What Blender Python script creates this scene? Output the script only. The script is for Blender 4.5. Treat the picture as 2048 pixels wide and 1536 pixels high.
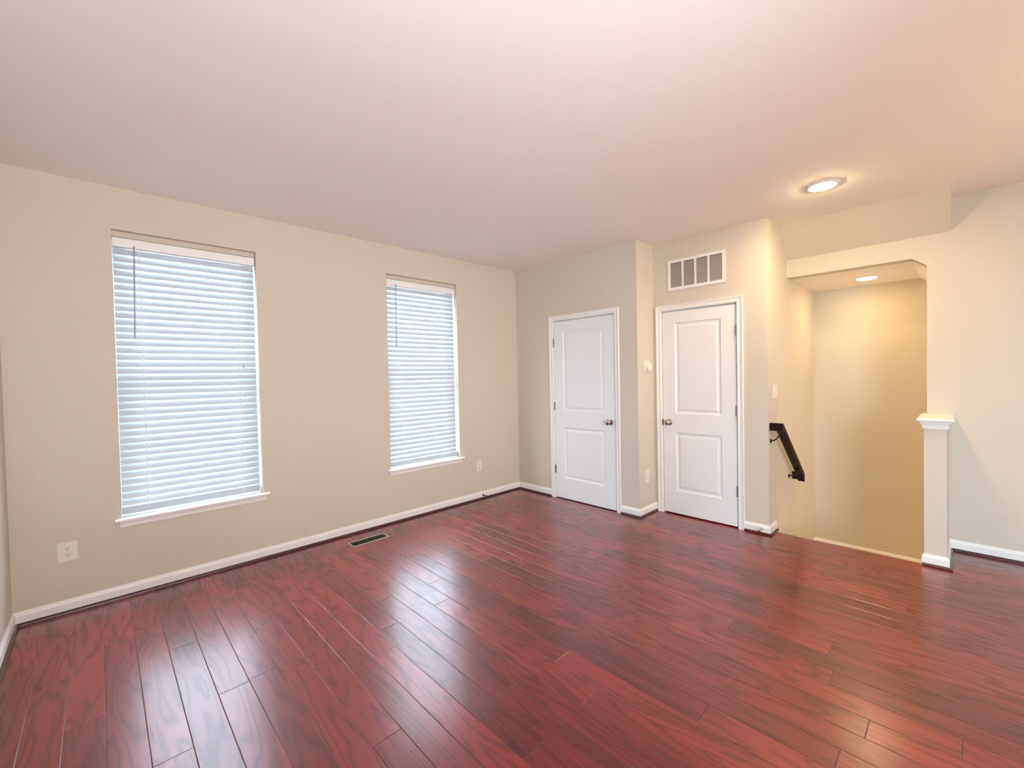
import bpy, bmesh, math, random
from mathutils import Vector, Matrix
for o in list(bpy.data.objects): bpy.data.objects.remove(o)
scene = bpy.context.scene
C = scene.collection

# ------------------------------------------------------------------ camera
F_PX, YAW, PITCH, ROLL = 859.38, 0.8064, -0.0192, -0.0206
cam_d = bpy.data.cameras.new('camera'); cam = bpy.data.objects.new('camera', cam_d); C.objects.link(cam)
cam_d.sensor_fit = 'HORIZONTAL'; cam_d.sensor_width = 36; cam_d.lens = F_PX/2048*36; cam_d.clip_start = .02; cam_d.clip_end = 300
fw = Vector((math.cos(YAW)*math.cos(PITCH), math.sin(YAW)*math.cos(PITCH), math.sin(PITCH)))
rt = Vector((math.sin(YAW), -math.cos(YAW), 0)); up = rt.cross(fw)
R = rt*math.cos(ROLL)+up*math.sin(ROLL); U = up*math.cos(ROLL)-rt*math.sin(ROLL)
m = Matrix((R, U, -fw)).transposed().to_4x4(); m.translation = Vector((-3.8161, -3.8762, 1.4286))
cam.matrix_world = m
scene.camera = cam

# ------------------------------------------------------------------ world, daylight, exposure
SKY = 36.0
w = bpy.data.worlds.new('overcast_sky'); scene.world = w; w.use_nodes = True
bgn = w.node_tree.nodes['Background']; bgn.inputs[0].default_value = (.74, .87, 1, 1); bgn.inputs[1].default_value = SKY
vs = scene.view_settings; vs.view_transform = 'Standard'; vs.look = 'None'; vs.gamma = 1; vs.use_curve_mapping = False
vs.exposure = 0.14
scene.cycles.max_bounces = 14; scene.cycles.diffuse_bounces = 8; scene.cycles.glossy_bounces = 5
scene.cycles.transparent_max_bounces = 12; scene.cycles.sample_clamp_indirect = 8

def window_portal(loc, rot, sx, sy):
    l = bpy.data.lights.new('daylight_portal', 'AREA'); l.shape = 'RECTANGLE'; l.size = sx; l.size_y = sy
    l.cycles.is_portal = True
    o = bpy.data.objects.new('daylight_portal', l); o.location = loc; o.rotation_euler = rot; C.objects.link(o)
WARM = (1.0, .72, .37)
LAMP = 400.0      # emission of the downlight lenses
HALF = math.pi/2
UP_COL = (.93, .95, .98)
UPLIGHTS = [((-3.9, -5.0, 1.50), (-3.0, -1.5, 2.73), 400, 'added unseen fill lamp on a stand at the rear left, aimed at the ceiling'),
            ((-1.1, -5.8, 1.55), (-.7, -3.2, 2.73), 110, 'added unseen fill lamp on a stand at the rear right, aimed at the ceiling')]
for loc_, to_, pw_, _ in UPLIGHTS:  # added spots: unseen fill light bounced off the ceiling
    l = bpy.data.lights.new('fill_spot', 'SPOT'); l.energy = pw_; l.color = UP_COL if loc_[0] < -2 else (1.0, .68, .38); l.spot_size = math.radians(105); l.spot_blend = 1; l.shadow_soft_size = .1
    o = bpy.data.objects.new('fill_spot', l); o.location = loc_; o.rotation_euler = (Vector(to_)-Vector(loc_)).to_track_quat('-Z', 'Y').to_euler(); C.objects.link(o)

# ------------------------------------------------------------------ dimensions
H = 2.731; XL = -4.228; YB = -7.6
X2 = .331; C1 = -1.684; C2 = -2.732; XE = .455; X4 = .942; X5 = 2.039; YJ = -3.694
window_portal((-4.40, -6.0, 1.35), (0, -HALF, 0), 2.0, 1.4)

# ------------------------------------------------------------------ materials
def newmat(name):
    m = bpy.data.materials.new(name); m.use_nodes = True
    return m, m.node_tree, m.node_tree.nodes['Principled BSDF']
def N(t, kind, **kw):
    n = t.nodes.new(kind)
    for k, v in kw.items():
        if k == 'inp':
            for a, b in v.items(): n.inputs[a].default_value = b
        else: setattr(n, k, v)
    return n
def plain(name, col, rough=.5, metal=0, bump=0, bscale=300, spec=.5, var=0):
    m, t, b = newmat(name)
    b.inputs['Base Color'].default_value = (*col, 1); b.inputs['Roughness'].default_value = rough
    b.inputs['Metallic'].default_value = metal; b.inputs['Specular IOR Level'].default_value = spec
    tc = N(t, 'ShaderNodeTexCoord')
    if bump:
        n = N(t, 'ShaderNodeTexNoise', inp={'Scale': bscale, 'Detail': 3}); t.links.new(tc.outputs['Object'], n.inputs['Vector'])
        bm_ = N(t, 'ShaderNodeBump', inp={'Strength': bump, 'Distance': .002}); t.links.new(n.outputs['Fac'], bm_.inputs['Height'])
        t.links.new(bm_.outputs['Normal'], b.inputs['Normal'])
    if var:
        n = N(t, 'ShaderNodeTexNoise', inp={'Scale': 1.3, 'Detail': 2}); t.links.new(tc.outputs['Object'], n.inputs['Vector'])
        mx = N(t, 'ShaderNodeMix', data_type='RGBA'); mx.inputs['A'].default_value = (*[c*(1-var) for c in col], 1)
        mx.inputs['B'].default_value = (*[min(1, c*(1+var)) for c in col], 1)
        t.links.new(n.outputs['Fac'], mx.inputs['Factor']); t.links.new(mx.outputs['Result'], b.inputs['Base Color'])
    return m
M_WALL = plain('wall_paint', (.62, .568, .485), .75, bump=.25, bscale=260, spec=.25, var=.02)
M_CEIL = plain('ceiling_paint', (.88, .855, .825), .9, bump=.35, bscale=220, spec=.15, var=.015)
M_TRIM = plain('white_trim_paint', (.83, .83, .82), .35, bump=.05, bscale=60)
M_DOOR = plain('white_door_paint', (.83, .84, .85), .38, bump=.06, bscale=90)
M_PLASTIC = plain('white_plastic', (.77, .73, .67), .3)
M_VINYL = plain('white_vinyl', (.85, .86, .87), .35)
M_NICKEL = plain('satin_nickel', (.50, .48, .45), .22, metal=1)
M_STEEL = plain('hinge_metal', (.22, .21, .20), .35, metal=1)
M_BRONZE = plain('dark_bronze', (.035, .028, .024), .4, metal=.6)
M_REG = plain('register_metal', (.42, .35, .34), .4)
M_BLACK = plain('dark_void', (.006, .005, .005), .8)
M_SLOT = plain('socket_slot', (.03, .028, .025), .6)
M_WAND = plain('grey_wand_plastic', (.36, .37, .40), .25)
M_CORD = plain('blind_cord', (.8, .8, .8), .7)
M_GRILLE_SHADE = plain('grille_shade', (.16, .14, .13), .8)
M_CARPET = plain('beige_carpet', (.62, .52, .42), .95, bump=.8, bscale=500)
M_CONC = plain('pale_concrete', (.5, .52, .52), .9, bump=.4, bscale=40)
M_SIDING = plain('pale_siding', (.45, .42, .42), .7)
M_ROOF = plain('grey_shingle', (.12, .12, .13), .9)

# slats: white, slightly translucent
def slat_mat():
    m, t, b = newmat('white_slat')
    out = t.nodes['Material Output']
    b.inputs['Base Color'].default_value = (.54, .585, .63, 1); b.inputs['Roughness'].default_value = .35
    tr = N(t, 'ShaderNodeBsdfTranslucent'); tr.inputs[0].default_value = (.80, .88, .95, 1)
    mx = N(t, 'ShaderNodeMixShader'); mx.inputs[0].default_value = .11
    t.links.new(b.outputs[0], mx.inputs[1]); t.links.new(tr.outputs[0], mx.inputs[2]); t.links.new(mx.outputs[0], out.inputs[0])
    return m
M_SLAT = slat_mat()
def glass_mat():
    m, t, b = newmat('window_glass'); out = t.nodes['Material Output']
    tr = N(t, 'ShaderNodeBsdfTransparent'); tr.inputs[0].default_value = (.92, .95, .95, 1)
    gl = N(t, 'ShaderNodeBsdfGlossy', inp={'Roughness': .02}); mx = N(t, 'ShaderNodeMixShader'); mx.inputs[0].default_value = .06
    t.links.new(tr.outputs[0], mx.inputs[1]); t.links.new(gl.outputs[0], mx.inputs[2]); t.links.new(mx.outputs[0], out.inputs[0])
    return m
M_GLASS = glass_mat()
def emis(name, col, s):
    m, t, b = newmat(name); b.inputs['Base Color'].default_value = (.9, .9, .9, 1)
    b.inputs['Emission Color'].default_value = (*col, 1); b.inputs['Emission Strength'].default_value = s
    return m
M_LENS = emis('lit_lens', WARM, LAMP)

# cherry-stained oak: planks along y, with per-plank cathedral grain, pores, bevelled seams
PW, PL, X0 = .1245, 1.15, -3.59
def wood_mat(name, planks=True, dark=1.0, rough=.17):
    m, t, b = newmat(name); L = t.links.new
    def math_(op, a, bb=None, c=None):
        n = N(t, 'ShaderNodeMath', operation=op)
        for i, v in enumerate((a, bb, c)):
            if v is None: continue
            if isinstance(v, (int, float)): n.inputs[i].default_value = v
            else: L(v, n.inputs[i])
        return n.outputs[0]
    tc = N(t, 'ShaderNodeTexCoord'); sp = N(t, 'ShaderNodeSeparateXYZ'); L(tc.outputs['Object'], sp.inputs[0])
    x, y, z = sp.outputs
    u = math_('DIVIDE', math_('SUBTRACT', x, X0), PW); row = math_('FLOOR', u); fu = math_('SUBTRACT', u, row)
    wn = N(t, 'ShaderNodeTexWhiteNoise', noise_dimensions='1D'); L(math_('ADD', row, 31.37), wn.inputs['W'])
    v = math_('ADD', math_('DIVIDE', y, PL), math_('MULTIPLY', wn.outputs['Value'], 9.0)); idx = math_('FLOOR', v); fv = math_('SUBTRACT', v, idx)
    idn = N(t, 'ShaderNodeTexWhiteNoise', noise_dimensions='2D'); cb = N(t, 'ShaderNodeCombineXYZ'); L(row, cb.inputs[0]); L(idx, cb.inputs[1]); L(cb.outputs[0], idn.inputs['Vector'])
    idv = idn.outputs['Value']
    # grain coordinates, shifted per plank
    gc = N(t, 'ShaderNodeCombineXYZ'); L(math_('MULTIPLY', x, 5.0), gc.inputs[0]); L(math_('MULTIPLY', y, .60), gc.inputs[1])
    L(math_('MULTIPLY', idv, 57.0) if planks else math_('MULTIPLY', z, 3.0), gc.inputs[2])
    n1 = N(t, 'ShaderNodeTexNoise', inp={'Scale': 1.7, 'Detail': 2.0, 'Roughness': .4, 'Distortion': .35}); L(gc.outputs[0], n1.inputs['Vector'])
    rings = math_('SINE', math_('MULTIPLY', n1.outputs['Fac'], 58.0))
    ring = math_('POWER', math_('MULTIPLY_ADD', rings, .5, .5), 3.0)
    pc = N(t, 'ShaderNodeCombineXYZ'); L(math_('MULTIPLY', x, 230.0), pc.inputs[0]); L(math_('MULTIPLY', y, 7.0), pc.inputs[1]); L(math_('MULTIPLY', idv, 31.0), pc.inputs[2])
    n2 = N(t, 'ShaderNodeTexNoise', inp={'Scale': 1.0, 'Detail': 2}); L(pc.outputs[0], n2.inputs['Vector'])
    bc = N(t, 'ShaderNodeCombineXYZ'); L(math_('MULTIPLY', x, 9.0), bc.inputs[0]); L(math_('MULTIPLY', y, 1.4), bc.inputs[1]); L(math_('MULTIPLY', idv, 13.0), bc.inputs[2])
    n3 = N(t, 'ShaderNodeTexNoise', inp={'Scale': 1.0, 'Detail': 3}); L(bc.outputs[0], n3.inputs['Vector'])
    pore = math_('MULTIPLY', ring, math_('MULTIPLY_ADD', n2.outputs['Fac'], .9, .35))
    cr = N(t, 'ShaderNodeValToRGB'); e = cr.color_ramp.elements
    e[0].position = .2; e[0].color = (.075*dark, .006*dark, .008*dark, 1); e[1].position = .8; e[1].color = (.29*dark, .026*dark, .028*dark, 1)
    tone = math_('MULTIPLY_ADD', n3.outputs['Fac'], .55, math_('MULTIPLY_ADD', idv, .32, .08)); L(tone, cr.inputs[0])
    mg = N(t, 'ShaderNodeMix', data_type='RGBA', blend_type='MULTIPLY'); mg.inputs['B'].default_value = (.38, .28, .30, 1)
    L(math_('MULTIPLY', pore, .85), mg.inputs['Factor']); L(cr.outputs[0], mg.inputs['A'])
    col = mg.outputs['Result']; hgt = math_('MULTIPLY', pore, -.035)
    if planks:
        de = math_('MULTIPLY', math_('MINIMUM', fu, math_('SUBTRACT', 1.0, fu)), PW)
        dv = math_('MULTIPLY', math_('MINIMUM', fv, math_('SUBTRACT', 1.0, fv)), PL)
        d = math_('MINIMUM', de, dv)
        bev = N(t, 'ShaderNodeMapRange', inp={'From Min': 0, 'From Max': .0022, 'To Min': -1.0, 'To Max': 0}); L(d, bev.inputs['Value'])
        hgt = math_('ADD', hgt, bev.outputs[0])
        sm = N(t, 'ShaderNodeMapRange', inp={'From Min': .0004, 'From Max': .0014, 'To Min': 1, 'To Max': 0}); L(d, sm.inputs['Value'])
        ms = N(t, 'ShaderNodeMix', data_type='RGBA'); ms.inputs['B'].default_value = (.012, .004, .004, 1)
        L(math_('MULTIPLY', sm.outputs[0], .85), ms.inputs['Factor']); L(col, ms.inputs['A']); col = ms.outputs['Result']
        # each board sits at a slightly different tilt
        hgt = math_('ADD', hgt, math_('MULTIPLY', math_('MULTIPLY', math_('SUBTRACT', idv, .5), math_('SUBTRACT', fu, .5)), .08))
    bp = N(t, 'ShaderNodeBump', inp={'Strength': 1.0, 'Distance': .0012}); L(hgt, bp.inputs['Height']); L(bp.outputs[0], b.inputs['Normal'])
    L(col, b.inputs['Base Color'])
    rr = math_('MULTIPLY_ADD', pore, .15, .34); L(rr, b.inputs['Roughness'])
    b.inputs['Specular IOR Level'].default_value = .35; b.inputs['Specular Tint'].default_value = (1, .30, .36, 1)
    b.inputs['Coat Weight'].default_value = .95; b.inputs['Coat Roughness'].default_value = rough; b.inputs['Coat IOR'].default_value = 1.6
    L(bp.outputs[0], b.inputs['Coat Normal'])
    return m
M_FLOOR = wood_mat('cherry_oak_planks', rough=.24)
M_SHOE = wood_mat('dark_cherry_trim', False, .14, .3)
M_NOSE = wood_mat('cherry_nosing', False, .8, .2)
M_RAIL = plain('espresso_wood', (.010, .004, .004), .5, spec=.2, bump=.1, bscale=80)

# ------------------------------------------------------------------ mesh helpers
def box(bm, x0, x1, y0, y1, z0, z1, mat=0):
    vs_ = [bm.verts.new(p) for p in ((x0,y0,z0),(x1,y0,z0),(x1,y1,z0),(x0,y1,z0),(x0,y0,z1),(x1,y0,z1),(x1,y1,z1),(x0,y1,z1))]
    for f in ((0,3,2,1),(4,5,6,7),(0,1,5,4),(1,2,6,5),(2,3,7,6),(3,0,4,7)):
        bm.faces.new([vs_[i] for i in f]).material_index = mat
def prism(bm, pts, h, axis, a0, a1):
    """closed 2D outline pts extruded along axis between a0 and a1; pts use the two other axes in xyz order"""
    def mk(p, a):
        return {'x': (a, p[0], p[1]), 'y': (p[0], a, p[1]), 'z': (p[0], p[1], a)}[axis]
    A = [bm.verts.new(mk(p, a0)) for p in pts]; B = [bm.verts.new(mk(p, a1)) for p in pts]
    n = len(pts); bm.faces.new(A[::-1]); bm.faces.new(B)
    for i in range(n): bm.faces.new((A[i], A[(i+1) % n], B[(i+1) % n], B[i]))
def lathe(bm, prof, mat4, seg=28):
    """prof: (r, h) pairs around local z, placed with mat4"""
    rings = []
    for r, h in prof:
        if r < 1e-6: rings.append([bm.verts.new(mat4 @ Vector((0, 0, h)))])
        else: rings.append([bm.verts.new(mat4 @ Vector((r*math.cos(2*math.pi*k/seg), r*math.sin(2*math.pi*k/seg), h))) for k in range(seg)])
    for a, b in zip(rings, rings[1:]):
        for k in range(seg):
            k2 = (k+1) % seg
            if len(a) == 1 and len(b) == 1: continue
            if len(a) == 1: bm.faces.new((a[0], b[k], b[k2]))
            elif len(b) == 1: bm.faces.new((a[k], b[0], a[k2]))
            else: bm.faces.new((a[k], b[k], b[k2], a[k2]))
def axis_mat(loc, d):
    q = Vector((0, 0, 1)).rotation_difference(Vector(d).normalized()); return Matrix.Translation(loc) @ q.to_matrix().to_4x4()
def tube(bm, pts, r, seg=8):
    pts = [Vector(p) for p in pts]; rings = []
    for i, p in enumerate(pts):
        d = (pts[min(i+1, len(pts)-1)]-pts[max(i-1, 0)]).normalized()
        a = Vector((0, 0, 1)) if abs(d.z) < .9 else Vector((1, 0, 0))
        s = d.cross(a).normalized(); t_ = s.cross(d)
        rings.append([bm.verts.new(p+r*(s*math.cos(2*math.pi*k/seg)+t_*math.sin(2*math.pi*k/seg))) for k in range(seg)])
    for a, b in zip(rings, rings[1:]):
        for k in range(seg): bm.faces.new((a[k], a[(k+1) % seg], b[(k+1) % seg], b[k]))
    bm.faces.new(rings[0][::-1]); bm.faces.new(rings[-1])
def sweep(bm, path, prof, side=1):
    """sweep profile (out, z) along a 2D path with mitred corners; side=+1: room to the left of the direction"""
    P = [Vector(p) for p in path]; n = len(P); offs = []
    for i in range(n):
        ns = []
        if i > 0: d = (P[i]-P[i-1]).normalized(); ns.append(Vector((-d.y, d.x))*side)
        if i < n-1: d = (P[i+1]-P[i]).normalized(); ns.append(Vector((-d.y, d.x))*side)
        if len(ns) == 1: offs.append(ns[0])
        else: s = ns[0]+ns[1]; offs.append(s/ (1+ns[0].dot(ns[1])))
    rows = [[bm.verts.new((P[i].x+offs[i].x*o, P[i].y+offs[i].y*o, z)) for o, z in prof] for i in range(n)]
    k = len(prof)
    for a, b in zip(rows, rows[1:]):
        for j in range(k): bm.faces.new((a[j], b[j], b[(j+1) % k], a[(j+1) % k]))
    bm.faces.new(rows[0]); bm.faces.new(rows[-1][::-1])
def obj(name, bm, mats, parent=None, bevel=0, smooth=False, loc=None):
    bmesh.ops.recalc_face_normals(bm, faces=bm.faces)
    org, q_ = Vector((0, 0, 0)), parent
    while q_: org += q_.location; q_ = q_.parent
    if parent: bmesh.ops.translate(bm, verts=bm.verts, vec=-org)
    if loc is not None: bmesh.ops.translate(bm, verts=bm.verts, vec=-Vector(loc))
    me = bpy.data.meshes.new(name); bm.to_mesh(me); bm.free()
    if not isinstance(mats, (list, tuple)): mats = [mats]
    for m_ in mats: me.materials.append(m_)
    if smooth:
        me.polygons.foreach_set('use_smooth', [True]*len(me.polygons))
        try: me.set_sharp_from_angle(angle=math.radians(35))
        except Exception: pass
    o = bpy.data.objects.new(name, me); C.objects.link(o)
    if loc is not None: o.location = loc
    if parent:
        o.parent = parent
    if bevel:
        b = o.modifiers.new('bevel', 'BEVEL'); b.width = bevel; b.segments = 2; b.limit_method = 'ANGLE'
    return o
def NB(): return bmesh.new()
def struct(name, bm, m_, **kw):
    o = obj(name, bm, m_, **kw)
    if not o.parent: o['kind'] = 'structure'
    return o
def tag(o, label, cat, group=None):
    o['label'] = label; o['category'] = cat
    if group: o['group'] = group
    return o
def empty(name, loc, label=None, cat=None, group=None):
    o = bpy.data.objects.new(name, None); o.location = loc; o.empty_display_size = .05; C.objects.link(o)
    if label: tag(o, label, cat, group)
    return o
def one_box(*a): bm = NB(); box(bm, *a); return bm

# ------------------------------------------------------------------ shell
W1, W2 = (-3.734, -2.894), (-1.772, -.928); WB, WT = .530, 2.454   # the two windows
T = .16
# floor, cut round the stairwell
bm = NB()
box(bm, XL-.1, XE, YB-.1, .05, -.25, 0)
struct('floor', bm, M_FLOOR)
bm = NB(); box(bm, XE, X4+.01, YB-.1, YJ-.11, -.25, 0); struct('floor_beside_stairs', bm, M_FLOOR)
bm = NB(); box(bm, XE, X5+.1, C2+.115, .05, -.25, 0); struct('floor_closet', bm, M_FLOOR)
# nosing at the stair edge
bm = NB()
pr_ = [(XE-.001, .0005), (XE+.012, -.001), (XE+.02, -.008), (XE+.022, -.018), (XE+.012, -.026), (XE-.001, -.026)]
prism(bm, pr_, 0, 'y', YJ, C2); struct('trim_1', bm, M_NOSE)
# ceiling
bm = NB(); box(bm, XL-.1, X5+.1, YB-.1, T, H, H+.2); struct('ceiling', bm, M_CEIL)
# window wall
bm = NB()
xs = [XL-.15, W1[0], W1[1], W2[0], W2[1], X5+.12]
for i in range(5):
    if i in (1, 3):
        box(bm, xs[i], xs[i+1], 0, T, -.25, WB-.02); box(bm, xs[i], xs[i+1], 0, T, WT, H+.1)
    else: box(bm, xs[i], xs[i+1], 0, T, -.25, H+.1)
bmesh.ops.remove_doubles(bm, verts=bm.verts, dist=1e-5)
struct('wall_left', bm, M_WALL)
# near-left wall with a wide window beside the camera's back
NWY = (-6.7, -5.3); NWZ = (.35, 2.35)
bm = NB()
box(bm, XL-.14, XL, NWY[1], 0, -.25, H+.1); box(bm, XL-.14, XL, YB-.1, NWY[0], -.25, H+.1)
box(bm, XL-.14, XL, NWY[0], NWY[1], -.25, NWZ[0]); box(bm, XL-.14, XL, NWY[0], NWY[1], NWZ[1], H+.1)
struct('wall_near', bm, M_WALL)
bm = NB(); box(bm, XL-.14, X5+.1, YB-.12, YB, -3.0, H+.1); struct('wall_rear', bm, M_WALL)
# doors' walls
D1 = (-.610, -1.421); D2 = (-1.774, -2.479); DH = 2.042; JO = .022     # slab edges
def door_wall(name, xf, ya, yb, d):
    bm = NB(); th = .115
    box(bm, xf, xf+th, d[0]+JO, ya, -.01, H+.02); box(bm, xf, xf+th, yb, d[1]-JO, -.01, H+.02)
    box(bm, xf, xf+th, d[1]-JO, d[0]+JO, DH+JO, H+.02); struct(name, bm, M_WALL)
door_wall('wall_far', 0, .0, C1, D1)
bm = NB(); box(bm, .115, X2+.115, C1, C1+.115, -.01, H+.02); struct('wall_jog', bm, M_WALL)
door_wall('wall_closet', X2, C1, C2, D2)
bm = NB(); box(bm, X2+.115, X5+.1, C2, C2+.115, -3, H+.02); struct('wall_stair_left', bm, M_WALL)
bm = NB(); box(bm, X5, X5+.12, YB-.1, .05, -3, H+.02); struct('wall_stair_back', bm, M_WALL)
# wall on the right, with header over the stair opening
bm = NB(); SZ = 2.306; YK = -3.608
box(bm, X4, X4+.12, YB-.05, YJ, -3, H+.02)
prism(bm, [(C2, H+.02), (C2, SZ), (YK, SZ), (YJ, SZ-.069), (YJ, H+.02)], 0, 'x', X4, X4+.12)
struct('wall_right', bm, M_WALL)
# stair ceiling, level then following the stairs down
bm = NB()
prism(bm, [(C2, SZ), (C2, SZ+.08), (YK-.03, SZ+.08), (YB, SZ+.08+(YB-YK)*.78), (YB, SZ+(YB-YK)*.78), (YK, SZ)], 0, 'x', X4+.12, X5)
struct('ceiling_stair', bm, M_CEIL)
# sloped bulkhead under the upper stairs
bm = NB(); prism(bm, [(.640, H+.01), (.640, H), (X4, 2.471), (X4, H+.01)], 0, 'y', -3.831, C2); struct('soffit', bm, M_WALL)
# walls below floor level around the stairwell
bm = NB(); box(bm, XE, X4, YJ-.11, YJ, -3, -.0); struct('wall_stair_right', bm, M_WALL)
bm = NB(); box(bm, XE-.02, XE, YJ-.11, C2+.11, -3, -.25); struct('wall_stair_front', bm, M_WALL)
bm = NB(); box(bm, XE-.05, X5+.1, YB-.1, C2+.1, -3.1, -2.95); struct('floor_below', bm, M_CARPET)

# staircase: two treads, landing, flight turning right
LZ = -.57
st = empty('staircase', (XE, YJ, LZ)); st['kind'] = 'structure'
for k in range(2):
    xa = XE+.02+.254*k; z = -.19*(k+1)
    bm = NB(); box(bm, xa, xa+.274, YJ, C2, z-.03, z); obj('tread', bm, M_CARPET, st, bevel=.008)
    bm = NB(); box(bm, xa, xa+.018, YJ, C2, z+.001, z+.188 if k else -.026); obj('riser', bm, M_TRIM, st)
bm = NB(); box(bm, XE+.528, XE+.546, YJ, C2, LZ+.001, -.41); obj('riser', bm, M_TRIM, st)
bm = NB(); box(bm, XE+.528, X5, YJ, C2, LZ-.2, LZ); obj('landing', bm, M_CARPET, st)
for k in range(8):
    ya = YJ-.254*k; z = LZ-.19*(k+1)
    bm = NB(); box(bm, X4+.12, X5, ya-.274, ya, z-.03, z); obj('tread', bm, M_CARPET, st)
    bm = NB(); box(bm, X4+.12, X5, ya-.018, ya, z+.001, z+.16); obj('riser', bm, M_TRIM, st)

# baseboards and shoe mouldings
BASE = [(0, .012), (.013, .012), (.013, .062), (.010, .070), (.006, .076), (.004, .085), (0, .085)]
SHOE = [(.0, 0), (.028, 0), (.028, .006), (.025, .013), (.020, .018), (.013, .020), (0, .020)]
CW = .053+.008
def base(name, path, side, shoe=True):
    bm = NB(); sweep(bm, path, BASE, side); o = struct('baseboard_'+name, bm, M_TRIM)
    if shoe: bm = NB(); sweep(bm, path, SHOE, side); obj('shoe_moulding', bm, M_SHOE, o)
base('left', [(XL, YB), (XL, 0), (0, 0), (0, D1[0]+CW)], -1)
base('far', [(0, D1[1]-CW), (0, C1), (X2, C1), (X2, D2[0]+CW)], -1)
base('stair_left', [(X2, D2[1]-CW), (X2, C2), (.515, C2)], -1)
base('right', [(X4, -3.815), (X4, YB)], -1)
bm = NB(); sweep(bm, [(X4, C2), (X5, C2), (X5, YJ-.4)], [(o_, z+LZ) for o_, z in BASE], -1); struct('baseboard_landing', bm, M_TRIM)

# ------------------------------------------------------------------ newel half wall with cap
PX0, PY0, PY1 = XE+.001, -3.814, -3.694
post = empty('half_wall', (PX0, PY0, 0), 'narrow cream half wall with white cap at the stair opening', 'half wall')
bm = NB(); box(bm, PX0, X4-.001, PY0, PY1, .001, 1.0); obj('wall_body', bm, M_WALL, post, bevel=.004)
def ring_loft(bm, levels):
    """levels: (x0,x1,y0,y1,z) rectangles lofted"""
    rows = [[bm.verts.new(p) for p in ((x0,y0,z),(x1,y0,z),(x1,y1,z),(x0,y1,z))] for x0,x1,y0,y1,z in levels]
    for a, b in zip(rows, rows[1:]):
        for k in range(4): bm.faces.new((a[k], a[(k+1)%4], b[(k+1)%4], b[k]))
    bm.faces.new(rows[0][::-1]); bm.faces.new(rows[-1])
XW = X4-.002
def lv(o_, z): return (PX0-o_, XW, PY0-o_, PY1+o_, z)
bm = NB(); ring_loft(bm, [lv(.004, .990), lv(.007, .990), lv(.007, 1.0), lv(.009, 1.012), lv(.014, 1.024), lv(.020, 1.032), lv(.020, 1.040), lv(.004, 1.040)])
obj('cap_moulding', bm, M_TRIM, post)
bm = NB(); ring_loft(bm, [lv(.028, 1.0405), lv(.034, 1.044), lv(.036, 1.050), lv(.034, 1.057), lv(.026, 1.062)]); obj('cap', bm, M_TRIM, post, smooth=False)
bm = NB(); sweep(bm, [(XW, PY0), (PX0, PY0), (PX0, PY1), (PX0+.0, PY1)][:3], BASE, 1); box(bm, PX0-.013, PX0+.0, PY1, PY1+.010, .012, .075)
obj('baseboard', bm, M_TRIM, post)
bm = NB(); sweep(bm, [(XW, PY0), (PX0, PY0), (PX0, PY1+.008)], SHOE, 1); obj('shoe_moulding', bm, M_SHOE, post)

# ------------------------------------------------------------------ doors
def panel_face(bm, y0, y1, z0, z1, panels, xf, sgn, mat=0):
    """front skin of a moulded two-panel door in plane x=xf; sgn -1 faces -x"""
    ys = sorted({y0, y1, panels[0][0], panels[0][1]}); zs = sorted({z0, z1}|{p[2] for p in panels}|{p[3] for p in panels})
    def v(y, z, d): return bm.verts.new((xf-sgn*d, y, z))
    for i in range(len(ys)-1):
        for j in range(len(zs)-1):
            ya, yb, za, zb = ys[i], ys[i+1], zs[j], zs[j+1]
            hit = [p for p in panels if abs(p[0]-ya) < 1e-6 and abs(p[1]-yb) < 1e-6 and abs(p[2]-za) < 1e-6 and abs(p[3]-zb) < 1e-6]
            if not hit: bm.faces.new([v(ya, za, 0), v(yb, za, 0), v(yb, zb, 0), v(ya, zb, 0)]); continue
            prev = None
            for ins, dep in ((0, 0), (.003, .003), (.010, .0075), (.016, .0085), (.028, .0085), (.036, .005), (.046, .0025)):
                r = [v(ya+ins, za+ins, dep), v(yb-ins, za+ins, dep), v(yb-ins, zb-ins, dep), v(ya+ins, zb-ins, dep)]
                if prev:
                    for k in range(4): bm.faces.new((prev[k], prev[(k+1) % 4], r[(k+1) % 4], r[k]))
                prev = r
            bm.faces.new(prev)
def knob_bm(c, edge_sign):
    bm = NB()
    lathe(bm, [(0, .0), (.032, 0), (.033, .004), (.030, .010), (.020, .014), (.0135, .018), (.012, .030), (.015, .036), (.024, .042),
               (.0285, .050), (.0285, .058), (.025, .066), (.018, .071), (.008, .073), (0, .0735)], axis_mat(c, (-1, 0, 0)), 36)
    return bm
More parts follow.
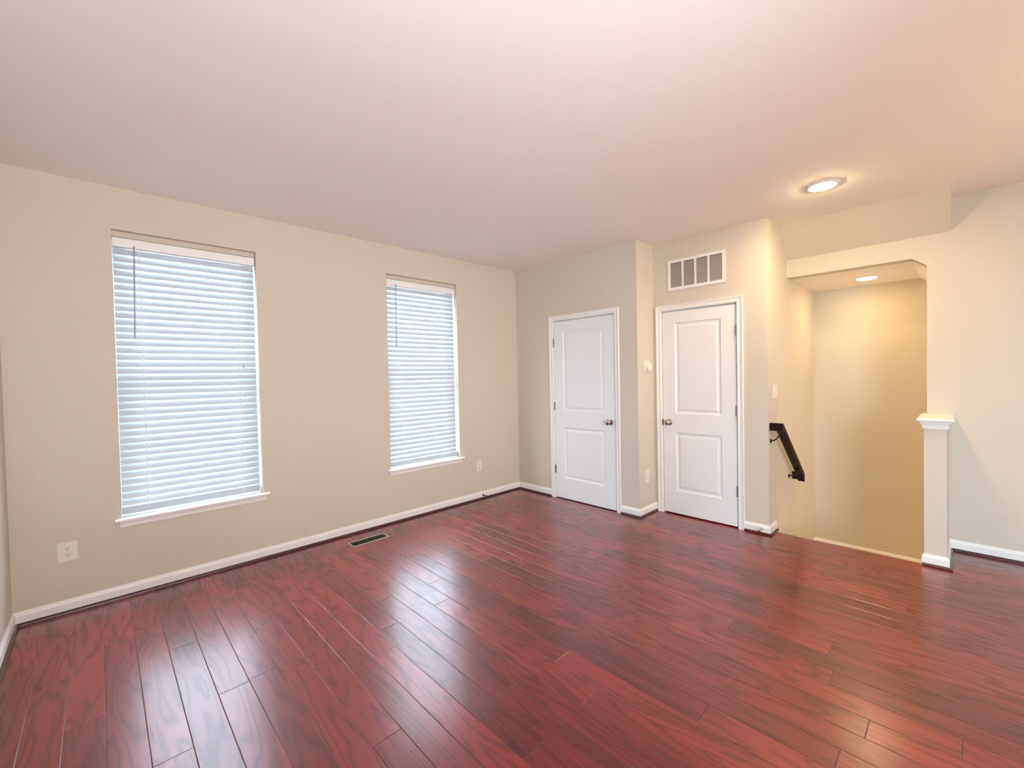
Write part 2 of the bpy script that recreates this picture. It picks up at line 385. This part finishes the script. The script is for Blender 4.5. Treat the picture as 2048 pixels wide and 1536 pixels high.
def door(n, xf, d, label, hinge_at_a, ky):
    ya, yb = d[1], d[0]      # ya < yb
    r = bpy.data.objects.new('door_%d' % n, None); r.location = (xf, (ya+yb)/2, 0); r['kind'] = 'structure'; C.objects.link(r)
    g = .010 if n == 1 else .013
    pn = [(ya+.132, yb-.132, .243, .828), (ya+.132, yb-.132, 1.020, 1.922)]
    bm = NB(); xs_ = xf+.003
    panel_face(bm, ya+.002, yb-.002, g, DH-.006, pn, xs_, -1)
    box(bm, xs_+.010, xs_+.035, ya+.002, yb-.002, g, DH-.006)
    for (y0_, y1_, z0_, z1_) in ((ya+.002, ya+.012, g, DH-.006), (yb-.012, yb-.002, g, DH-.006), (ya+.002, yb-.002, g, g+.01), (ya+.002, yb-.002, DH-.012, DH-.006)):
        box(bm, xs_+.0001, xs_+.012, y0_, y1_, z0_, z1_)
    s = obj('door_slab', bm, M_DOOR, r)
    # jamb
    bm = NB(); jt = .018
    for a_, b_, c_, d_ in ((ya-.003-jt, ya-.003, 0, DH+.003+jt), (yb+.003, yb+.003+jt, 0, DH+.003+jt), (ya-.003, yb+.003, DH+.003, DH+.003+jt)):
        box(bm, xf-.0005, xf+.116, a_, b_, c_, d_)
    for a_, b_, c_, d_ in ((ya-.003, ya+.009, 0, DH+.003), (yb-.009, yb+.003, 0, DH+.003), (ya+.009, yb-.009, DH-.009, DH+.003)):
        box(bm, xs_+.036, xs_+.07, a_, b_, c_, d_)
    obj('door_jamb', bm, M_TRIM, r)
    # closet darkness is real: a back board right behind the stop
    # casing
    prof = [(0, 0), (0, .009), (.004, .012), (.012, .0125), (.018, .010), (.030, .011), (.044, .016), (.050, .017), (.053, .014), (.053, 0)]
    bm = NB(); i0, i1, zt = ya-.008, yb+.008, DH+.008
    rows = [[bm.verts.new((xf-t_-.0006, y_, z_)) for (y_, z_) in ((i0-u_, 0), (i0-u_, zt+u_), (i1+u_, zt+u_), (i1+u_, 0))] for u_, t_ in prof]
    for k in range(len(rows)):
        a_, b_ = rows[k], rows[(k+1) % len(rows)]
        for q in range(3): bm.faces.new((a_[q], a_[q+1], b_[q+1], b_[q]))
    bm.faces.new([q[0] for q in rows]); bm.faces.new([q[3] for q in rows])
    obj('door_casing', bm, M_TRIM, r)
    hy = yb+.0005 if hinge_at_a else ya-.0005
    for hz in (1.797, 1.068, .336):
        bm = NB()
        lathe(bm, [(0, -.049), (.004, -.049), (.0055, -.045), (.0062, -.0445), (.0062, .0445), (.0055, .045), (.004, .049), (0, .049)], Matrix.Translation((xf-.005, hy, hz)), 14)
        box(bm, xf-.002, xf+.004, hy-.004, hy+.004, hz-.044, hz+.044)
        obj('hinge', bm, M_STEEL, r, smooth=True)
    kb = obj('door_knob', knob_bm((xs_+.0005, ky, .926), 0), M_NICKEL, r, smooth=True)
    bm = NB(); lathe(bm, [(0, .0735), (.006, .0735), (.006, .0765), (0, .0765)], axis_mat((xs_, ky, .926), (-1, 0, 0)), 16); obj('lock_button', bm, M_STEEL, kb)
    ly = ya if hinge_at_a else yb
    s_ = 1 if hinge_at_a else -1
    bm = NB(); box(bm, xf-.0015, xf+.010, ly-.007*s_ if s_ > 0 else ly-.001, ly+.001 if s_ > 0 else ly+.007, .895, .955); obj('strike_plate', bm, M_BRONZE, r)
    return r
door(1, 0, D1, '', True, -1.362)
door(2, X2, D2, '', False, -1.838)

# ------------------------------------------------------------------ windows
def window(n, x0, x1, y_in, zb, zt, ax=None):
    r = bpy.data.objects.new('window_%d' % n, None); r.location = ((x0+x1)/2, y_in, zb); r['kind'] = 'structure'; C.objects.link(r)
    ya, yb = .105, .155; fwid = .045
    bm = NB()
    box(bm, x0+.001, x0+fwid, ya, yb, zb, zt-.001); box(bm, x1-fwid, x1-.001, ya, yb, zb, zt-.001)
    box(bm, x0+fwid, x1-fwid, ya, yb, zb, zb+fwid); box(bm, x0+fwid, x1-fwid, ya, yb, zt-fwid, zt-.001)
    obj('window_frame', bm, M_VINYL, r)
    mid = (zb+zt)/2
    for k, (z0, z1, yy) in enumerate(((zb+fwid, mid+.02, .108), (mid-.02, zt-fwid, .128))):
        bm = NB(); s = .032; a0, a1 = x0+fwid, x1-fwid
        box(bm, a0, a0+s, yy, yy+.02, z0, z1); box(bm, a1-s, a1, yy, yy+.02, z0, z1)
        box(bm, a0+s, a1-s, yy, yy+.02, z0, z0+s); box(bm, a0+s, a1-s, yy, yy+.02, z1-s, z1)
        sash = obj('sash', bm, M_VINYL, r)
        bm = NB(); box(bm, a0+s, a1-s, yy+.008, yy+.012, z0+s, z1-s); obj('pane', bm, M_GLASS, sash)
        bm = NB()
        for q in (1, 2): xm = a0+s+(a1-a0-2*s)*q/3; box(bm, xm-.008, xm+.008, yy+.004, yy+.016, z0+s, z1-s)
        zm = (z0+z1)/2; box(bm, a0+s, a1-s, yy+.005, yy+.015, zm-.008, zm+.008)
        obj('muntin', bm, M_VINYL, sash)
    # stool and apron
    bm = NB()
    prism(bm, [(.104, WB), (-.030, WB), (-.036, WB-.004), (-.038, WB-.010), (-.036, WB-.016), (-.030, WB-.019), (.104, WB-.019)], 0, 'x', x0, x1)
    prism(bm, [(-.0005, WB), (-.030, WB), (-.036, WB-.004), (-.038, WB-.010), (-.036, WB-.016), (-.030, WB-.019), (-.0005, WB-.019)], 0, 'x', x0-.035, x0)
    prism(bm, [(-.0005, WB), (-.030, WB), (-.036, WB-.004), (-.038, WB-.010), (-.036, WB-.016), (-.030, WB-.019), (-.0005, WB-.019)], 0, 'x', x1, x1+.042)
    obj('window_stool', bm, M_TRIM, r)
    bm = NB()
    prism(bm, [(-.0005, WB-.019), (-.017, WB-.019), (-.017, WB-.030), (-.012, WB-.036), (-.011, WB-.056), (-.006, WB-.064), (-.0005, WB-.064)], 0, 'x', x0-.010, x1+.024)
    obj('apron', bm, M_TRIM, r)
    bm = NB(); box(bm, x0+.001, x1-.001, .040, .075, WT-.036, WT-.001); obj('head_filler', bm, M_WALL, r)
    return r
window(1, *W1, 0, WB, WT); window(2, *W2, 0, WB, WT)
window_portal(((W1[0]+W1[1])/2, T+.02, 1.49), (-HALF, 0, 0), .84, 1.92)
window_portal(((W2[0]+W2[1])/2, T+.02, 1.49), (-HALF, 0, 0), .84, 1.92)
# the near window (out of frame, lights the room)
r = bpy.data.objects.new('window_3', None); r['kind'] = 'structure'; r.location = (XL-.07, -6, NWZ[0]); C.objects.link(r)
bm = NB()
for y0, y1 in ((NWY[0], NWY[0]+.05), (-6.03, -5.97), (NWY[1]-.05, NWY[1])): box(bm, XL-.11, XL-.05, y0, y1, NWZ[0], NWZ[1])
for y0, y1 in ((NWY[0]+.05, -6.03), (-5.97, NWY[1]-.05)):
    box(bm, XL-.11, XL-.05, y0, y1, NWZ[0], NWZ[0]+.05); box(bm, XL-.11, XL-.05, y0, y1, NWZ[1]-.05, NWZ[1])
    g = NB(); box(g, XL-.085, XL-.08, y0, y1, NWZ[0]+.05, NWZ[1]-.05); obj('pane', g, M_GLASS, r)
obj('window_frame', bm, M_VINYL, r)

# ------------------------------------------------------------------ blinds
def blind(x0, x1, label):
    a, b = x0+.004, x1-.010
    r = empty('window_blind', ((x0+x1)/2, .04, WB+.06), label, 'window blind', 'white slatted blinds in the window wall')
    bm = NB()
    prism(bm, [(.026, 2.348), (.026, 2.402), (.032, 2.412), (.075, 2.412), (.075, 2.348)], 0, 'x', a-.002, b+.004)
    obj('headrail', bm, M_VINYL, r, bevel=.002)
    bm = NB(); n = 37; pitch = .0473; wid = .050; th = math.radians(69); zc0 = 2.323; rng = random.Random(int(x0*100))
    bot = WB+.012
    k = 0; zc = zc0
    while zc > bot+.060:
        t_ = th+math.radians(rng.uniform(-1.2, 1.2)); dz0 = rng.uniform(-.0006, .0006); dz1 = rng.uniform(-.0006, .0006)
        dirv = Vector((0, math.cos(t_), math.sin(t_))); nv = Vector((0, -math.sin(t_), math.cos(t_)))
        for (xa, xb) in ((a, b),):
            rows = []
            for xx, dz in ((xa, dz0), (xb, dz1)):
                top, botm = [], []
                for q in range(7):
                    s = (q/6-.5); c = Vector((xx, .062, zc+dz))+dirv*wid*s+nv*(.0028*(1-4*s*s))
                    top.append(bm.verts.new(c+nv*.0013)); botm.append(bm.verts.new(c-nv*.0013))
                rows.append(top+botm[::-1])
            m_ = len(rows[0])
            for q in range(m_): bm.faces.new((rows[0][q], rows[1][q], rows[1][(q+1) % m_], rows[0][(q+1) % m_]))
            bm.faces.new(rows[0]); bm.faces.new(rows[1][::-1])
        zc -= pitch; k += 1
    obj('slats', bm, M_SLAT, r, smooth=True)
    bm = NB(); box(bm, a, b, .040, .066, bot, bot+.050); obj('bottom_rail', bm, M_SLAT, r, bevel=.004)
    for xx in (x0+.140, x1-.128):
        bm = NB()
        z = 2.35
        while z > bot+.045:
            box(bm, xx-.0035, xx+.0035, .0385, .0400, z-.030, z-.006); z -= pitch
        tube(bm, [(xx, .0412, 2.35), (xx, .0412, bot+.04)], .0009, 6)
        obj('ladder_cord', bm, M_CORD, r)
    bm = NB(); tube(bm, [(x0+.112, .020, 2.362), (x0+.106, .014, 2.05), (x0+.100, .010, 1.745)], .0052, 8)
    lathe(bm, [(0, 0), (.0055, 0), (.0055, .03), (.0045, .034), (0, .034)], Matrix.Translation((x0+.100, .010, 1.735)), 10)
    obj('tilt_wand', bm, M_WAND, r, smooth=True)
    bm = NB(); tube(bm, [(x1-.104, .018, 2.356), (x1-.104, .016, 1.9), (x1-.104, .016, 1.556)], .0011, 6); lc = obj('lift_cord', bm, M_CORD, r)
    bm = NB(); lathe(bm, [(0, .022), (.003, .022), (.006, .0), (.0045, -.004), (0, -.004)], Matrix.Translation((x1-.104, .016, 1.536)), 12); obj('tassel', bm, M_WAND, lc, smooth=True)
    return r
blind(*W1, 'white slatted blind with grey wand in the left, nearer window')
blind(*W2, 'white slatted blind with grey wand in the window nearer the corner and doors')

# ------------------------------------------------------------------ wall plates
def outlet(c, nrm, w_, label, group=None):
    """duplex receptacle; c centre on the wall, nrm room-facing normal (axis aligned)"""
    nrm = Vector(nrm); s = Vector((0, 0, 1)).cross(nrm); upv = Vector((0, 0, 1))
    M4 = Matrix((s, upv, nrm)).transposed().to_4x4(); M4.translation = Vector(c)
    r = empty('power_outlet', c, label, 'outlet', group)
    def lb(bm, *a): n0 = len(bm.verts); box(bm, *a); bm.verts.ensure_lookup_table(); [setattr(v_, 'co', M4 @ v_.co) for v_ in bm.verts[n0:]]
    bm = NB(); lb(bm, -w_/2, w_/2, -.060, .060, .0005, .0055); obj('plate', bm, M_PLASTIC, r, bevel=.002)
    for zc in (.0195, -.0195):
        bm = NB(); 
        pts = [(.017*math.cos(a_), .0145*math.sin(a_)) for a_ in [math.pi*2*k/20 for k in range(20)]]
        pts = [(max(-.0165, min(.0165, 1.25*px)), max(-.0135, min(.0135, 1.15*py))+zc) for px, py in pts]
        A = [bm.verts.new(M4 @ Vector((px, py, .0055))) for px, py in pts]; B = [bm.verts.new(M4 @ Vector((px, py, .0075))) for px, py in pts]
        bm.faces.new(B)
        for k in range(20): bm.faces.new((A[k], A[(k+1) % 20], B[(k+1) % 20], B[k]))
        f = obj('receptacle_face', bm, M_PLASTIC, r)
        bm = NB(); lb(bm, -.0078, -.0052, zc-.001, zc+.008, .0076, .0079); lb(bm, .0052, .0078, zc-.001, zc+.008, .0076, .0079)
        lathe(bm, [(0, .0076), (.0030, .0076), (.0030, .0080), (0, .0080)], M4 @ Matrix.Translation((0, zc-.0075, 0)), 12)
        obj('slots', bm, M_SLOT, f)
    bm = NB(); lathe(bm, [(0, .0055), (.003, .0055), (.0028, .0068), (0, .0070)], M4, 12); obj('screw', bm, M_PLASTIC, r)
    return r
outlet((-3.992, 0, .384), (0, -1, 0), .090, 'oversized white outlet plate low on the wall, below and left of the near window')
outlet((-.660, 0, .388), (0, -1, 0), .076, 'white outlet between the far window and the room corner')
outlet((.151, C1, .383), (0, -1, 0), .076, 'white outlet low on the narrow wall between the two doors')
# thermostat
t = empty('thermostat', (.178, C1, 1.489), 'small round white thermostat dial on the narrow wall between the doors', 'thermostat')
bm = NB(); box(bm, .118, .232, C1-.006, C1-.0005, 1.434, 1.548); obj('backplate', bm, M_PLASTIC, t, bevel=.002)
bm = NB(); lathe(bm, [(0, .006), (.043, .006), (.043, .018), (.040, .020), (.040, .024), (.043, .026), (.043, .036), (.038, .041), (0, .042)], axis_mat((.172, C1, 1.489), (0, -1, 0)), 36); obj('dial', bm, M_PLASTIC, t, smooth=True)
# switch plate
s = empty('light_switch', (.516, C2, 1.240), 'two-gang cream switch plate on the stairwell wall above the handrail', 'light switch')
bm = NB(); box(bm, .460, .576, C2-.006, C2-.0005, 1.180, 1.300); obj('plate', bm, M_PLASTIC, s, bevel=.002)
for xx in (.493, .541):
    bm = NB(); prism(bm, [(C2-.006, 1.212), (C2-.011, 1.212), (C2-.0075, 1.240), (C2-.006, 1.268)], 0, 'x', xx-.012, xx+.012) if False else box(bm, xx-.005, xx+.005, C2-.008, C2-.006, 1.228, 1.252)
    f = obj('toggle_frame', bm, M_PLASTIC, s)
    bm = NB(); prism(bm, [(C2-.008, 1.234), (C2-.018, 1.244), (C2-.018, 1.250), (C2-.008, 1.246)], 0, 'x', xx-.004, xx+.004); obj('toggle', bm, M_PLASTIC, f)
# door stops
bm = NB(); lathe(bm, [(0, 0), (.012, 0), (.012, .003), (.006, .008), (.0045, .012), (.0045, .052), (.008, .053), (.009, .064), (.006, .068), (0, .068)], axis_mat((-.616, -.013, .041), (0, -1, 0)), 16)
tag(obj('door_stop', bm, M_BRONZE, smooth=True), 'dark metal door stop sticking out of the baseboard under the window wall', 'door stop')
bm = NB(); lathe(bm, [(0, 0), (.013, 0), (.013, .003), (.007, .008), (.005, .012), (.005, .050), (.009, .051), (.010, .062), (.007, .066), (0, .066)], axis_mat((X2-.013, -2.676, .047), (-1, 0, 0)), 20)
tag(obj('door_stop', bm, M_NICKEL, smooth=True), 'small silver door stop on the baseboard at the stairwell corner', 'door stop')

# ------------------------------------------------------------------ return air grille
gy0, gy1, gz0, gz1 = -2.397, -1.847, 2.244, 2.542
g = empty('return_grille', (X2, (gy0+gy1)/2, gz0), 'white four-section return air grille above the right-hand door', 'air grille')
bm = NB(); fr = .028
for a_ in ((gy0, gy1, gz0, gz0+fr), (gy0, gy1, gz1-fr, gz1), (gy0, gy0+fr, gz0+fr, gz1-fr), (gy1-fr, gy1, gz0+fr, gz1-fr)): box(bm, X2-.008, X2-.0005, *a_)
iy0, iy1 = gy0+fr, gy1-fr
for q in (1, 2, 3): yc = iy0+(iy1-iy0)*q/4; box(bm, X2-.0078, X2-.0005, yc-.009, yc+.009, gz0+fr, gz1-fr)
obj('frame', bm, M_TRIM, g)
bm = NB(); z = gz0+fr+.004
while z < gz1-fr-.003:
    p4 = [(X2-.0070, z-.0045), (X2-.0060, z-.0045), (X2-.0010, z+.0040), (X2-.0020, z+.0040)]
    prism(bm, p4, 0, 'y', iy0, iy1); z += .0118
obj('louvers', bm, plain('grille_louver', (.50, .46, .43), .5), g)
bm = NB(); box(bm, X2-.0009, X2-.0003, iy0, iy1, gz0+fr, gz1-fr); obj('filter', bm, M_GRILLE_SHADE, g)  # dark sheet stands in for the shade behind the louvers

# ------------------------------------------------------------------ floor register
rx0, rx1, ry0, ry1 = -2.302, -1.967, -.312, -.194
g = empty('floor_register', ((rx0+rx1)/2, (ry0+ry1)/2, 0), 'dark metal heat register set in the floor near the window wall', 'floor vent')
bm = NB(); fr = .013
def hb(bm, x0, x1, y0, y1): ring_loft(bm, [(x0, x1, y0, y1, .0003), (x0+.002, x1-.002, y0+.002, y1-.002, .0045)])
for a_ in ((rx0, rx1, ry0, ry0+fr), (rx0, rx1, ry1-fr, ry1), (rx0, rx0+fr, ry0+fr, ry1-fr), (rx1-fr, rx1, ry0+fr, ry1-fr)): hb(bm, *a_)
obj('frame', bm, M_REG, g)
bm = NB(); box(bm, rx0+fr, rx1-fr, ry0+fr, ry1-fr, .0002, .0008); obj('duct_darkness', bm, M_BLACK, g)  # black sheet on the floor paints the darkness inside the duct
bm = NB()
for q in range(24):
    xx = rx0+fr+.006+q*(rx1-rx0-2*fr-.012)/23; box(bm, xx-.0012, xx+.0012, ry0+fr, ry1-fr, .0009, .0030)
box(bm, rx0+fr, rx1-fr, (ry0+ry1)/2-.003, (ry0+ry1)/2+.003, .0009, .0036)
obj('louvers', bm, M_BRONZE, g)

# ------------------------------------------------------------------ handrail
hr = empty('handrail', (.38, C2, .9), 'short dark espresso wooden handrail descending along the stairwell wall', 'handrail')
bm = NB()
ya, yb = C2-.098, C2-.040      # rail depth
def loft(bm, secs):
    rows = [[bm.verts.new(p) for p in s_] for s_ in secs]
    for a_, b_ in zip(rows, rows[1:]):
        n_ = len(a_)
        for k in range(n_): bm.faces.new((a_[k], a_[(k+1) % n_], b_[(k+1) % n_], b_[k]))
    bm.faces.new(rows[0][::-1]); bm.faces.new(rows[-1])
hh = .066
def rsec(x, z, kx=0):   # vertical-cut section of the sloped rail, slightly eased top
    q = .006
    return [(x, ya, z-hh+q), (x, ya, z-q), (x, ya+q, z), (x, yb-q, z), (x, yb, z-q), (x, yb, z-hh+q), (x, yb-q, z-hh), (x, ya+q, z-hh)]
sl = (.972-.405)/(1.125-.395)
xa, xb = .372, 1.125
za = .972
loft(bm, [[(xa, y_, z_) for _, y_, z_ in rsec(xa, za)], [(xa+.030, y_, z_+(0 if z_ > za-hh/2 else 0)) for _, y_, z_ in rsec(0, za)], rsec(xb-.015, .423), [(p[0]-(0 if p[2] > .40 else .02), p[1], p[2]) for p in rsec(xb, .405)]])
obj('rail', bm, M_RAIL, hr)
bm = NB(); prism(bm, [(.362, .908), (.362, .971), (.412, .971), (.430, .955), (.430, .908)], 0, 'y', ya+.004, C2-.0005); obj('upper_return', bm, M_RAIL, hr)
bm = NB(); prism(bm, [(1.075, .360), (1.075, .430), (1.095, .430), (1.122, .405), (1.110, .360)], 0, 'y', ya+.004, C2-.0005); obj('lower_return', bm, M_RAIL, hr)
for bx, bz in ((.391, .813), (.955, .407)):
    bm = NB(); lathe(bm, [(0, 0), (.021, 0), (.021, .003), (.012, .006), (.007, .012), (0, .012)], axis_mat((bx, C2-.0005, bz), (0, -1, 0)), 20)
    zr = za-(bx-.402)*sl-hh-.004 if bx > .402 else za-hh
    if bx < .5: zr = za-hh+.004
    pts = []
    for q in range(9):
        a_ = q/8*HALF; pts.append((bx+.004, C2-.008-.062*math.sin(a_), bz+.004+(zr-bz-.002)*(1-math.cos(a_))))
    tube(bm, pts, .0052, 8); box(bm, bx-.022, bx+.022, yb-.046, yb-.018, zr-.002, zr+.004)
    obj('bracket', bm, M_BRONZE, hr, smooth=True)

# ------------------------------------------------------------------ recessed downlights
def downlight(x, y, z, label, first=[None]):
    if first[0] is None:
        r = empty('downlight', (x, y, z), label, 'ceiling light', 'recessed ceiling lights')
        bm = NB(); lathe(bm, [(.078, -.0005), (.100, -.0005), (.099, -.005), (.092, -.009), (.080, -.010), (.078, -.006), (.078, -.0005)], Matrix.Translation((x, y, z)), 40)
        obj('trim_ring', bm, M_TRIM, r, smooth=True)
        bm = NB(); lathe(bm, [(0, -.024), (.025, -.023), (.05, -.019), (.068, -.013), (.0775, -.006), (.0775, -.001), (0, -.001)], Matrix.Translation((x, y, z)), 40)
        obj('lens', bm, M_LENS, r, smooth=True)
        first[0] = r; return r
    s_ = first[0]; r = s_.copy(); C.objects.link(r); r.location = (x, y, z); r['label'] = label
    for ch in s_.children:
        c_ = ch.copy(); C.objects.link(c_); c_.parent = r
        if z < H-.1 and ch.name.startswith('lens'): c_.data = ch.data.copy(); c_.data.materials[0] = emis('lit_lens_dim', WARM, LAMP*.28)
    return r
downlight(-.084, -3.202, H, 'lit recessed light in the main ceiling, in front of the stair bulkhead')
downlight(1.55, -3.253, SZ, 'lit recessed light in the low ceiling over the stair landing')
downlight(-2.3, -6.2, H, 'added unseen recessed fill light behind the camera')  # extra ceiling light, added out of view as fill

# added fill lamps, unseen behind the camera, brightening the room off the ceiling
for loc_, to_, _, lab in UPLIGHTS:
    x, y, z = loc_; d = (Vector(to_)-Vector(loc_)).normalized()
    fl = empty('fill_lamp', (x, y, 0), lab, 'lamp', 'added fill lamps behind the camera')
    for k in range(3):
        a_ = k*2.094+.4; bm = NB(); tube(bm, [(x, y, .55), (x+.38*math.cos(a_), y+.38*math.sin(a_), .012)], .009, 8); obj('leg', bm, M_BRONZE, fl, smooth=True)
    bm = NB(); tube(bm, [(x, y, .45), (x, y, z-.18)], .012, 12); obj('pole', bm, M_BRONZE, fl, smooth=True)
    bm = NB(); lathe(bm, [(0, -.19), (.05, -.19), (.06, -.17), (.06, -.03), (.15, .05), (.148, .052), (.05, -.02), (0, -.02)], axis_mat(Vector(loc_)-d*.06, d), 28); obj('lamp_head', bm, M_BRONZE, fl, smooth=True)
# added fill lamp, hidden by the right-hand wall, brightening the lower stairwell
wl = empty('stair_fill_lamp', (X5, -5.3, .35), 'added unseen globe lamp brightening the lower stairwell', 'wall lamp')
bm = NB(); lathe(bm, [(0, 0), (.06, 0), (.06, .012), (.02, .02), (.012, .05), (0, .05)], axis_mat((X5-.001, -5.3, .35), (-1, 0, 0)), 24); obj('mount', bm, M_NICKEL, wl, smooth=True)
bm = NB(); lathe(bm, [(0, -.07)]+[(.07*math.cos(a_), .07*math.sin(a_)) for a_ in [math.radians(d_) for d_ in range(-75, 90, 15)]]+[(0, .07)], Matrix.Translation((X5-.12, -5.3, .35)), 24)
obj('globe', bm, emis('lit_globe', WARM, 200), wl, smooth=True)
# ------------------------------------------------------------------ outside
GZ = -3.2
bm = NB(); box(bm, -40, 40, .5, 60, GZ-.2, GZ); box(bm, -60, XL-.8, -40, .5, GZ-.2, GZ); box(bm, XL-.8, 40, -40, YB-.8, GZ-.2, GZ); struct('ground', bm, M_CONC)
hs = empty('neighbour_house', (-2, 11, GZ), 'pale neighbouring house faintly seen through the blinds', 'house')
bm = NB(); box(bm, -14, 6, 11, 19, GZ, 2.75)
z = GZ+.3
while z < 2.7:
    prism(bm, [(10.975, z), (11.0, z+.17), (11.0, z)], 0, 'x', -14, 6); z += .18
obj('siding_wall', bm, M_SIDING, hs)
bm = NB(); prism(bm, [(10.6, 2.70), (10.6, 2.82), (15, 4.0), (19.4, 2.82), (19.4, 2.70)], 0, 'x', -14.3, 6.3); obj('roof', bm, M_ROOF, hs)
for xx in (-11, -8.2, -4.9, -1.8, 1.2, 4.2):
    for zz in (-2, .6):
        bm = NB(); box(bm, xx-.55, xx+.55, 10.93, 11.0, zz-.08, zz+1.48); f = obj('window', bm, M_VINYL, hs)
        bm = NB(); box(bm, xx-.47, xx+.47, 10.92, 10.931, zz, zz+.68); box(bm, xx-.47, xx+.47, 10.92, 10.931, zz+.72, zz+1.4)
        obj('pane', bm, plain('dark_pane', (.10, .13, .17), .1), f)
